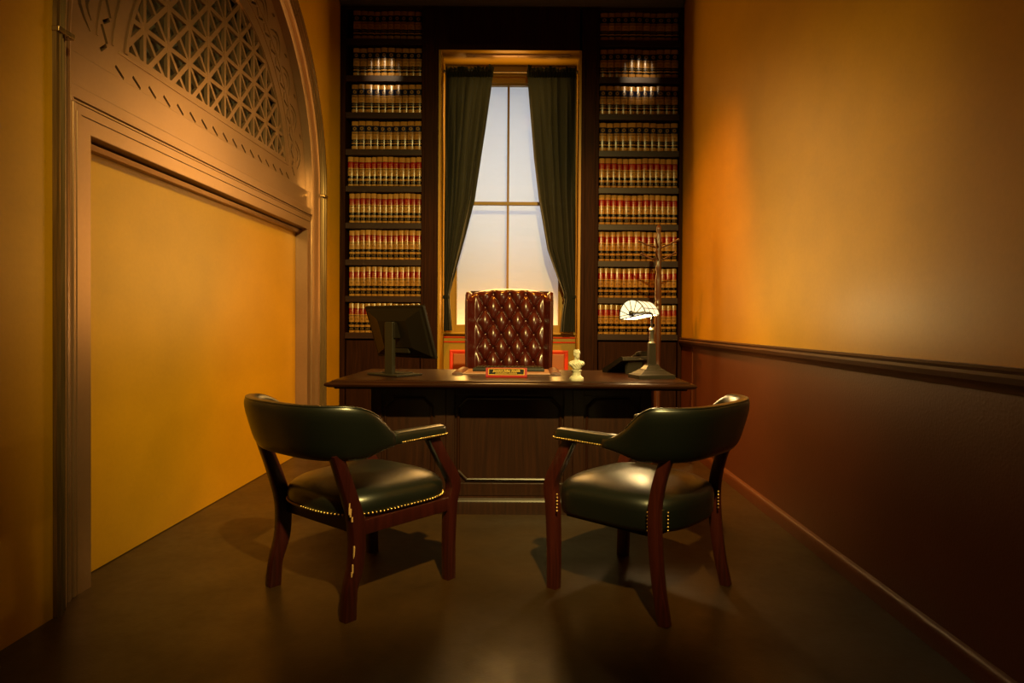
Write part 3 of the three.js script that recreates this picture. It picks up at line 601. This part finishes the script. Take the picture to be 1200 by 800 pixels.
  if (!style) {
    const ring = out(1.006, hb + 0.014), nails = [];
    const cl = new THREE.CatmullRomCurve3(ring, true); const L = Math.floor(cl.getLength() / 0.0155);
    for (let i = 0; i < L; i++) { const p = cl.getPointAt(i / L); nails.push(new THREE.SphereGeometry(0.0047, 7, 5).translate(p.x, p.y, p.z)); }
    part('nailhead_trim', nails, M.brass, cushion);
    part('tear', loft([0, 1].map(q => [[-0.03, 0], [-0.01, 0.006], [0.012, 0.005], [0.03, 0.001], [0.01, -0.004], [-0.015, -0.003]].map(([a, b]) => V(0.2815 - 0.003 + q * 0.0034 - b * 0.3, 0.386 + b, 0.03 + a))), { crease: 0.3 }), M.blotter, cushion);
    const ra = [[-0.24, -0.2, 0.24, -0.2], [-0.255, 0.235, 0.255, 0.235], [-0.242, -0.2, -0.258, 0.22], [0.242, -0.2, 0.258, 0.22]];
    for (const [x0, z0, x1, z1] of ra) part('seat_rail', sweepBar([{ p: V(x0, 0.317, z0), w: 0.055, t: 0.026 }, { p: V(x1, 0.317, z1), w: 0.055, t: 0.026 }], V(0, 1, 0)), wood, t);
  } else {
    const nails = [];
    for (const [x, z] of [[-0.248, -0.19], [-0.2, -0.245], [0.248, -0.19], [0.2, -0.245], [-0.279, 0.2], [0.279, 0.2], [-0.225, 0.262], [0.225, 0.262]]) for (let i = 0; i < 6; i++) nails.push(new THREE.SphereGeometry(0.0045, 8, 6).translate(x * 1.005, 0.322 + i * 0.013, z * 1.005));
    part('nailhead_trim', nails, M.brass, cushion);
    part('seat_frame', bx(-0.22, 0.22, 0.29, 0.312, -0.2, 0.2), M.black, t);
  }
  return t;
}
makeGuestChair('guest_chair', 'green vinyl captain chair with exposed dark red seat rail and torn seat', P(-0.6685, 0, 2.6525), Math.atan2(0.618, -0.786), 0);
makeGuestChair('guest_chair', 'green vinyl captain chair with deep upholstered seat and reddish saber legs', P(0.455, 0, 2.627), Math.atan2(-0.746, -0.666), 1);

// ---------------------------------------------------------------- tufted executive chair
{
  const t = thing('executive_chair', 'oxblood button-tufted leather executive chair behind the desk', 'chair', P(-0.132, 0, 4.52));
  // local: front (towards the camera) = +z
  const y0 = 0.52, W = 0.305, nU = 170, nV = 190;
  const bu = 0.114, bv = 0.094, by = 1.262; // button spacing and height of the top row
  const buttons = [];
  for (let r = 0; r < 8; r++) { const k = r % 2 ? 4 : 3; for (let i = 0; i < k; i++) buttons.push([(i - (k - 1) / 2) * bu, by - r * bv]); }
  const region = (x, y) => sstep(0.25, 0.2, Math.abs(x)) ;
  const topY = x => 1.305 - 0.03 * Math.pow(Math.abs(x) / 0.26, 2.4) + (Math.abs(x) > 0.262 ? 0.02 * sstep(0.262, 0.285, Math.abs(x)) : 0);
  const tuft = (x, y) => {
    const a = x / bu + (y - by) / (2 * bv), b = x / bu - (y - by) / (2 * bv); // lattice lines: integers
    const s = Math.abs(Math.sin(Math.PI * a) * Math.sin(Math.PI * b));
    let h = 0.036 * Math.pow(s, 0.45), d = 9;
    for (const [p, q] of buttons) d = Math.min(d, Math.hypot(x - p, y - q));
    h -= 0.022 * Math.exp(-((d / 0.016) ** 2)); h += 0.0;
    const in_ = region(x, y) * sstep(by + 0.07, by + 0.0, y);
    return lerp(0.026 - 0.006 * sstep(by + 0.02, by + 0.05, y), h, in_);
  };
  const wing = x => { const a = Math.abs(x); return 0.085 * sstep(0.235, 0.29, a) - 0.05 * sstep(0.285, 0.305, a); };
  const rings = [];
  for (let j = 0; j <= nV; j++) {
    const v = j / nV, ring = [];
    const end = v > 0.95 ? Math.sqrt(Math.max(0, 1 - ((v - 0.95) / 0.05) ** 2)) : 1;
    for (let i = 0; i <= nU; i++) {
      const x = lerp(-W, W, i / nU), y = lerp(y0, topY(x), v), taper = lerp(0.965, 1, sstep(y0, 1.2, y));
      const z = wing(x) * sstep(0.98, 0.9, v) + tuft(x, y) + 0.02 - 0.1 * (y - 0.9);
      ring.push(V(x * taper, y, lerp(-0.04 - 0.1 * (y - 0.9), z, end)));
    }
    for (let i = 0; i <= 14; i++) { const x = lerp(W, -W, i / 14), y = lerp(y0, topY(x), v), e = Math.sin(Math.PI * i / 14), taper = lerp(0.965, 1, sstep(y0, 1.2, y)); ring.push(V(x * taper, y, -0.04 - 0.1 * (y - 0.9) - (0.02 + 0.05 * Math.pow(e, 0.5)) * end)); }
    rings.push(ring);
  }
  const back = part('backrest', loft(rings, { crease: 0 }), M.oxblood, t);
  for (const [x, y] of buttons) if (y < 1.25 || true) part('button', new THREE.SphereGeometry(0.0095, 14, 10).scale(1, 1, 0.55).translate(x * lerp(0.965, 1, sstep(y0, 1.2, y)), y, tuft(x, y) + 0.0235 - 0.1 * (y - 0.9)), M.oxButton, back);
  for (const sg of [-1, 1]) {
    part('piping', tube([0.55, 0.7, 0.85, 1.0, 1.15, 1.255].map(y => V(sg * 0.2945 * lerp(0.965, 1, sstep(y0, 1.2, y)), y, 0.127 - 0.1 * (y - 0.9))), 0.004, 40), M.oxblood, back);
    const arm = part('armrest', new RoundedBoxGeometry(0.07, 0.06, 0.36, 4, 0.028).translate(sg * 0.27, 0.62, 0.2), M.oxblood, t);
    part('arm_support', sweepBar(smoothStations([[sg * 0.27, 0.6, 0.3, 0.04, 0.04], [sg * 0.275, 0.5, 0.33, 0.04, 0.045], [sg * 0.265, 0.42, 0.25, 0.04, 0.045]], 12), V(1, 0, 0)), M.mahogany, arm);
  }
  part('seat', new RoundedBoxGeometry(0.56, 0.14, 0.52, 5, 0.055).translate(0, 0.46, 0.24), M.oxblood, t);
  part('seat_plate', new RoundedBoxGeometry(0.3, 0.05, 0.3, 2, 0.01).translate(0, 0.375, 0.2), M.plastic, t);
  part('column', cyl(0.03, 0.03, 0.25, 0, 0.11, 0.2), M.plastic, t);
  for (let i = 0; i < 5; i++) {
    const a = i / 5 * Math.PI * 2 + 0.3, c = Math.cos(a), s = Math.sin(a);
    part('base_leg', sweepBar([{ p: V(0, 0.12, 0.2), w: 0.05, t: 0.05 }, { p: V(c * 0.3, 0.08, 0.2 + s * 0.3), w: 0.035, t: 0.035 }], V(-s, 0, c)), M.mahogany, t);
    part('caster', new THREE.CylinderGeometry(0.032, 0.032, 0.04, 18).rotateZ(Math.PI / 2).rotateY(-a).translate(c * 0.29, 0.032, 0.2 + s * 0.29), M.plastic, t);
  }
}

// ---------------------------------------------------------------- things on the desk
const DT = 0.76;
{ // monitor seen from behind
  const t = thing('computer_monitor', 'black computer monitor turned away on the desk', 'monitor', P(-0.715, DT, 3.78), 0);
  const yaw = -0.66;   // direction of the back of the screen
  const g = new THREE.Group(); void g;
  const R = new THREE.Matrix4().makeRotationY(yaw), tilt = new THREE.Matrix4().makeRotationX(0.33);
  const place = (geo, x, y, z, tl = true) => { geo.translate(x, y, z); if (tl) geo.applyMatrix4(tilt); geo.translate(0, 0.255, 0.02); return geo.applyMatrix4(R); };
  part('screen_housing', place(new RoundedBoxGeometry(0.5, 0.315, 0.022, 3, 0.006), 0, 0, 0.02), M.plastic, t);
  const bk = place(loft([[0.235, 0.145, 0.03], [0.225, 0.135, 0.04], [0.13, 0.09, 0.062], [0.12, 0.08, 0.066]].map(([a, b, z]) => [V(-a, -b, z), V(a, -b, z), V(a, b, z), V(-a, b, z)]), { crease: 0.2 }), 0, 0, 0);
  part('rear_cover', bk, M.plastic, t);
  part('screen', place(new THREE.BoxGeometry(0.47, 0.285, 0.002), 0, 0, 0.0085), M.screen, t);
  part('port_cover', place(new RoundedBoxGeometry(0.16, 0.03, 0.012, 2, 0.003), 0, -0.1, 0.058), M.plasticGrey, t);
  part('stand_neck', place(new RoundedBoxGeometry(0.07, 0.3, 0.025, 3, 0.006), 0, -0.1, 0.095, false), M.plasticGrey, t);
  part('mount', place(new RoundedBoxGeometry(0.09, 0.09, 0.05, 3, 0.006), 0, 0.0, 0.078, false), M.plastic, t);
  part('stand_base', [place(new RoundedBoxGeometry(0.26, 0.012, 0.19, 3, 0.005), 0, -0.249, 0.06, false), place(new RoundedBoxGeometry(0.15, 0.006, 0.1, 2, 0.002), 0, -0.241, 0.04, false)], M.plasticGrey, t);
}
{ // blotter, keyboard, name plate
  const t = thing('desk_blotter', 'tan desk blotter with dark leather side rails under the keyboard', 'desk pad', P(-0.125, DT, 3.97));
  part('pad', new RoundedBoxGeometry(0.58, 0.008, 0.38, 2, 0.003).translate(0, 0.0045, 0), M.blotter, t);
  for (const sg of [-1, 1]) part('side_rail', loft([0.19, 0.186, -0.186, -0.19].map((z, q) => Array.from({ length: 14 }, (_, k) => { const a = k / 13 * Math.PI, e = q % 3 ? 1 : 0.85; return V(sg * 0.285 + 0.035 * e * Math.cos(a), 0.0008 + 0.02 * e * Math.sin(a), z); })), { crease: 0.8 }), M.blotterSide, t);
  const k = thing('keyboard', 'black computer keyboard lying on the desk blotter', 'keyboard', P(-0.118, DT + 0.009, 4.0));
  part('keyboard_body', loft([[0.215, 0.075, 0], [0.218, 0.078, 0.006], [0.215, 0.075, 0.02]].map(([a, b, y]) => [V(-a, y, b), V(a, y, b), V(a, y, -b), V(-a, y, -b)]), { crease: 0.3 }), M.plastic, k);
  for (let r = 0; r < 5; r++) part('key_row', Array.from({ length: 19 }, (_, i) => new RoundedBoxGeometry(0.018, 0.009, 0.021, 1, 0.002).translate(-0.189 + i * 0.021, 0.023, -0.05 + r * 0.025)), M.plasticGrey, k);
}
{
  const t = thing('name_plate', 'red wood desk name plate with gold lettering on black', 'name plate', P(-0.12, DT, 3.63));
  const sec = [[0.028, 0], [0.028, 0.008], [0.012, 0.052], [-0.006, 0.052], [-0.022, 0]];
  part('wedge', loft([-0.115, 0.115].map(x => sec.map(([z, y]) => V(x, y, z))), { crease: 0.3 }), M.plateWood, t);
  const c = document.createElement('canvas'); c.width = 1024; c.height = 192; const g = c.getContext('2d');
  g.fillStyle = '#b8902e'; g.fillRect(0, 0, 1024, 192); g.fillStyle = '#0b0b08'; g.fillRect(14, 14, 996, 164);
  g.fillStyle = '#cda53c'; g.textAlign = 'center'; g.font = 'italic bold 84px serif'; g.fillText('Justice John Smith', 512, 96);
  for (const [a, b] of [[205, 545], [575, 805]]) for (let x = a; x < b; x += 24) { g.fillRect(x, 122, 15, 6); g.fillRect(x, 122, 5, 30); g.fillRect(x + (x * 7 % 3) * 4, 136, 12, 6); g.fillRect(x, 148, 14, 5); }
  const tx = new THREE.CanvasTexture(c); tx.colorSpace = THREE.SRGBColorSpace; tx.anisotropy = 8;
  const a = Math.atan2(0.016, 0.044);
  part('plate', new THREE.BoxGeometry(0.2, 0.036, 0.002).rotateX(-a).translate(0, 0.0305, 0.0205), std(rgb(1, 1, 1), 0.6, { map: tx, specularIntensity: 0.2 }), t, true);
}
{ // plaster bust
  const t = thing('plaster_bust', 'small cream plaster bust on a round plinth standing on the desk', 'figurine', P(0.258, DT, 3.44), 0.35);
  part('plinth', [lathe([[0, 0], [0.037, 0], [0.038, 0.003], [0.038, 0.014], [0.034, 0.017], [0.031, 0.022], [0.024, 0.026], [0.022, 0.044], [0.026, 0.048], [0.027, 0.056], [0, 0.056]], 28)], M.bust, t);
  const E = (p, c, r) => { const x = (p[0] - c[0]) / r[0], y = (p[1] - c[1]) / r[1], z = (p[2] - c[2]) / r[2], k = Math.sqrt(x * x + y * y + z * z); return (k - 1) * Math.min(...r); };
  const blobs = [
    [[0, 0.078, 0], [0.03, 0.024, 0.019]], [[0, 0.095, -0.002], [0.036, 0.014, 0.017]], [[-0.033, 0.088, -0.001], [0.012, 0.013, 0.013]], [[0.033, 0.088, -0.001], [0.012, 0.013, 0.013]],
    [[-0.013, 0.087, 0.013], [0.014, 0.01, 0.008]], [[0.013, 0.087, 0.013], [0.014, 0.01, 0.008]], [[0, 0.112, 0], [0.0125, 0.02, 0.0125]],
    [[0, 0.14, 0.003], [0.0145, 0.021, 0.0165]], [[0, 0.152, -0.001], [0.0165, 0.015, 0.0185]], [[0, 0.137, 0.0195], [0.003, 0.006, 0.004]], [[0, 0.127, 0.016], [0.007, 0.005, 0.005]], [[0, 0.121, 0.015], [0.006, 0.005, 0.005]], [[-0.0155, 0.138, 0], [0.003, 0.006, 0.005]], [[0.0155, 0.138, 0], [0.003, 0.006, 0.005]], [[0, 0.147, 0.0165], [0.011, 0.003, 0.003]],
  ];
  const res = 72, mc = new MarchingCubes(res, M.bust, false, false, 60000); mc.isolation = 0;
  const S = 0.06, half = res / 2;
  for (let k = 0; k < res; k++) for (let j = 0; j < res; j++) for (let i = 0; i < res; i++) {
    const p = [(i - half) / half * S, (j - half) / half * S + 0.108, (k - half) / half * S];
    let d = 1; for (const [c, r] of blobs) { const e = E(p, c, r), h = Math.max(0, 0.006 - Math.abs(d - e)) / 0.006; d = Math.min(d, e) - h * h * 0.006 * 0.25; }
    if (p[1] > 0.145) d += 0.0012 * Math.sin(p[0] * 900) * Math.sin(p[1] * 900 + p[2] * 700);
    d -= p[1] > 0.06 && p[1] < 0.1 ? 0.0008 * Math.sin((p[0] + p[1]) * 420) : 0;
    mc.field[i + j * res + k * res * res] = -d * 100;
  }
  mc.update();
  const g = new THREE.BufferGeometry(); g.setAttribute('position', new THREE.BufferAttribute(mc.positionArray.slice(0, mc.count * 3), 3));
  g.scale(S, S, S).translate(0, 0.108, 0);
  const gm = mergeVertices(g, 1e-6); gm.computeVertexNormals();
  part('bust_figure', gm, M.bust, t);
}
{ // telephone, seen from behind
  const t = thing('desk_phone', 'black desk telephone beside the banker lamp', 'telephone', P(0.61, DT, 4.0), 0.5);
  // local +z towards the camera: the raised back edge
  const prof = [[-0.11, 0.0], [-0.11, 0.022], [0.075, 0.105], [0.09, 0.104], [0.095, 0.085], [-0.06, 0.008], [-0.06, 0]];
  part('phone_body', loft([-0.105, 0.105].map(x => prof.map(([z, y]) => V(x, y, z))), { crease: 0.3 }), M.plastic, t);
  part('stand_foot', loft([0, 1].map(q => [[0.05, 0], [0.06, 0], [0.085, 0.092], [0.045, 0.072]].map(([z, y]) => V(-0.05 + q * 0.11, y, z))), { crease: 0.3 }), M.plasticGrey, t);
  part('back_edge', new RoundedBoxGeometry(0.21, 0.024, 0.02, 2, 0.004).translate(0, 0.093, 0.09), M.plasticGrey, t);
  const hs = part('handset', sweepBar(smoothStations([[0.07, 0.035, -0.1, 0.05, 0.036], [0.07, 0.06, -0.07, 0.045, 0.022], [0.07, 0.098, 0, 0.045, 0.02], [0.07, 0.122, 0.05, 0.045, 0.022], [0.07, 0.118, 0.08, 0.05, 0.036]], 20), V(1, 0, 0)), M.plastic, t);
  part('cord', tube(Array.from({ length: 60 }, (_, i) => { const u = i / 59; return V(0.1 + 0.025 * Math.sin(Math.PI * u) + 0.006 * Math.cos(i * 1.6), 0.04 - 0.03 * u + 0.006 * Math.sin(i * 1.6), -0.1 + 0.15 * u); }), 0.002, 160, false, 5), M.plastic, hs);
}
{ // banker lamp with a leaded glass shade
  const t = thing('banker_lamp', 'bronze banker lamp with glowing leaded glass shade', 'lamp', P(0.69, DT, 3.62), 0);
  const sq = (a, y) => [V(-a, y, a * 0.72), V(a, y, a * 0.72), V(a, y, -a * 0.72), V(-a, y, -a * 0.72)];
  part('base', loft([sq(0.107, 0), sq(0.107, 0.02), sq(0.1, 0.024), sq(0.092, 0.026), sq(0.06, 0.046), sq(0.058, 0.05), sq(0.05, 0.052), sq(0.032, 0.072), sq(0.032, 0.076), sq(0.024, 0.078)], { crease: 0.2 }).rotateY(0.25), M.bronze, t);
  part('column', [loft([sq(0.021, 0.078), sq(0.019, 0.195)], { crease: 0.2 }).rotateY(0.25)], M.bronze, t);
  part('socket', lathe([[0, 0.193], [0.02, 0.193], [0.02, 0.199], [0.014, 0.203], [0.013, 0.26], [0.016, 0.264], [0.015, 0.278], [0.007, 0.284], [0, 0.284]], 24), M.steel, t);
  // shade: half barrel whose near end faces the room, open downwards
  const arm = part('arm', tube([V(0, 0.28, 0), V(-0.006, 0.3, 0.03), V(-0.018, 0.325, 0.09), V(-0.022, 0.35, 0.125), V(-0.034, 0.36, 0.132), V(-0.08, 0.361, 0.132), V(-0.13, 0.361, 0.122)], 0.0055, 60), M.lead, t);
  part('pivot_knob', new THREE.SphereGeometry(0.013, 14, 10).translate(-0.135, 0.361, 0.118), M.lead, arm);
  const Rm = new THREE.Matrix4().makeRotationY(1.1).setPosition(-0.064, 0.341, -0.012), tilt = new THREE.Matrix4().makeRotationX(-0.2);
  const SH = 0.132, r = 0.073, ys = 1.25, a0 = 0.0, a1 = Math.PI, nA = 24;
  const rim = (x, a, k = 1) => V(x, k * r * Math.sin(a) * ys, -k * r * Math.cos(a));
  const put = g => g.applyMatrix4(tilt).applyMatrix4(Rm);
  const sh = []; for (let i = 0; i <= nA; i++) { const a = lerp(a0, a1, i / nA); sh.push([rim(-SH, a, 0.95), rim(SH, a, 0.95), rim(SH, a), rim(-SH, a)]); }
  const shade = part('shade', put(loft(sh, { crease: 0.5 })), M.shadeGlass, t);
  const line = (pts, q) => part('lead_line', put(tube(pts, q, Math.max(4, pts.length * 2), false, 6)), M.lead, shade);
  const arcs = (x, k, q) => line(Array.from({ length: 15 }, (_, i) => rim(x, lerp(a0, a1, i / 14), k)), q);
  for (const sg of [-1, 1]) {
    const rings = [0, 1].map(q => [V(sg * (SH - q * 0.004), 0, 0), ...Array.from({ length: 17 }, (_, i) => rim(sg * (SH - q * 0.004), lerp(a0, a1, i / 16), 0.98))]);
    part('end_glass', put(loft(rings, { crease: 0.3 })), M.shadeGlass, shade);
    for (let i = 0; i <= 6; i++) { const a = lerp(a0, a1, i / 6); line([rim(sg * (SH + 0.001), a, 0.02), rim(sg * (SH + 0.001), a, 0.5), rim(sg * (SH + 0.001), a, 1)], 0.0021); }
    arcs(sg * SH, 1.005, 0.003); 
    line([V(sg * (SH + 0.001), -0.001, -r), V(sg * (SH + 0.001), -0.001, 0), V(sg * (SH + 0.001), -0.001, r)], 0.0026);
    line([V(sg * (SH + 0.001), 0.016, -r * 0.98), V(sg * (SH + 0.001), 0.016, 0), V(sg * (SH + 0.001), 0.016, r * 0.98)], 0.0018);
  }
  for (const x of [-SH / 3, SH / 3]) arcs(x, 1.005, 0.0021);
  for (const f of [0, 0.12, 0.36, 0.64, 0.88, 1]) { const a = lerp(a0, a1, f); line([rim(-SH, a, 1.005), rim(0, a, 1.005), rim(SH, a, 1.005)], 0.0021); }
  const bulb = part('bulb', put(new THREE.CapsuleGeometry(0.014, 0.08, 4, 12).rotateZ(Math.PI / 2).translate(0, 0.02, 0)), M.shadeGlass, t);
  const l = new THREE.PointLight(LIGHT.desk.color, LIGHT.desk.power); l.position.set(0, 0.02, 0).applyMatrix4(tilt).applyMatrix4(Rm); l.castShadow = true; l.shadow.radius = 2; t.add(l); void bulb;
}
{ // coat stand behind the desk
  const t = thing('coat_stand', 'turned wooden coat stand with pegs beside the bookcase', 'coat stand', P(1.005, 0, 5.03));
  part('pole', lathe([[0, 0.1], [0.03, 0.1], [0.032, 0.2], [0.026, 0.26], [0.033, 0.28], [0.026, 0.3], [0.024, 0.5], [0.026, 0.62], [0.02, 0.66], [0.027, 0.68], [0.02, 0.7], [0.027, 0.72], [0.02, 0.74], [0.022, 0.8], [0.025, 1.0], [0.023, 1.12], [0.02, 1.16], [0.028, 1.18], [0.02, 1.2], [0.028, 1.22], [0.02, 1.24], [0.026, 1.27], [0.024, 1.4], [0.018, 1.47], [0.024, 1.49], [0.019, 1.52], [0.022, 1.62], [0.019, 1.74], [0.014, 1.77], [0.02, 1.79], [0.018, 1.815], [0.008, 1.83], [0, 1.832]], 24), M.stand, t);
  for (let i = 0; i < 4; i++) { const a = i * Math.PI / 2 + 0.35, c = Math.cos(a), s = Math.sin(a);
    for (const [y, l] of [[1.655, 0.15], [1.555, 0.13]]) part('peg', [tube([V(c * 0.015, y, s * 0.015), V(c * l * 0.5, y + 0.02, s * l * 0.5), V(c * l, y + 0.055, s * l)], 0.0075, 14), new THREE.SphereGeometry(0.0105, 12, 8).translate(c * l, y + 0.056, s * l)], M.stand, t);
    part('foot', sweepBar(smoothStations([[0, 0.17, 0, 0.03, 0.05], [c * 0.1, 0.13, s * 0.1, 0.03, 0.05], [c * 0.2, 0.06, s * 0.2, 0.03, 0.04], [c * 0.27, 0.018, s * 0.27, 0.03, 0.034]], 16), V(-s, 0, c)), M.stand, t);
  }
}

// ---------------------------------------------------------------- lamps under the ceiling (out of the frame)
function spotCan(name, label, at, aim, L, angle, penumbra, radius, mat = M.lens) {
  const t = thing(name, label, 'spotlight', at);
  const d = aim.clone().sub(at).normalize(), q = new THREE.Quaternion().setFromUnitVectors(V(0, -1, 0), d);
  part('can', lathe([[0.0, 0.2], [0.045, 0.2], [0.05, 0.19], [0.05, 0.0], [0.046, 0.0], [0.046, 0.02], [0, 0.02]], 24).applyQuaternion(q), M.black, t);
  part('lens', new THREE.CylinderGeometry(0.044, 0.044, 0.004, 24).translate(0, 0.023, 0).applyQuaternion(q), mat, t);
  const top = HC - at.y, o = V(0, 0.2, 0).applyQuaternion(q);
  part('stem', cyl(0.01, 0.01, top - o.y + 0.03, o.x, o.y - 0.03, o.z, 12), M.black, t);
  const l = new THREE.SpotLight(L.color, L.power, 0, angle, penumbra, 2); l.castShadow = true; l.shadow.radius = radius; l.shadow.mapSize.set(2048, 2048);
  l.position.copy(d.clone().multiplyScalar(0.01)); l.target.position.copy(aim.clone().sub(at)); t.add(l, l.target);
}
spotCan('key_spotlight', 'black spotlight under the ceiling above the entrance', P(0.4, 3.2, 0.0), P(-0.26, 1.34, 3.5), LIGHT.key, 0.578, 1, 2);
for (const [x, n] of [[-1.31, 'monitor'], [0.98, 'coat stand']]) spotCan('shelf_spotlight', `small black spotlight aimed at the books behind the ${n}`, P(x + 0.02, 3.72, 5.0), P(x, 3.26, DB), LIGHT.shelf, 0.205, 1, 1);
{
  const at = P(0.1, 3.76, 4.45);
  spotCan('orange_spotlight', 'black spotlight with orange gel above the desk', at, P(0.1, 0, 4.62), LIGHT.orange, 0.88, 1, 2, M.lensAmber);
  const t = thing('barn_door', 'black barn door plate beside the orange spotlight', 'light flap', P(0.1, 3.45, 4.37));
  part('plate', bx(-0.55, 0.55, 0, 0.45, 0, 0.006), M.black, t);
  for (const x of [-0.5, 0.5]) part('hanger', cyl(0.006, 0.006, 0.11, x, 0.44, 0, 8), M.black, t);
}

renderer.render(scene, camera);
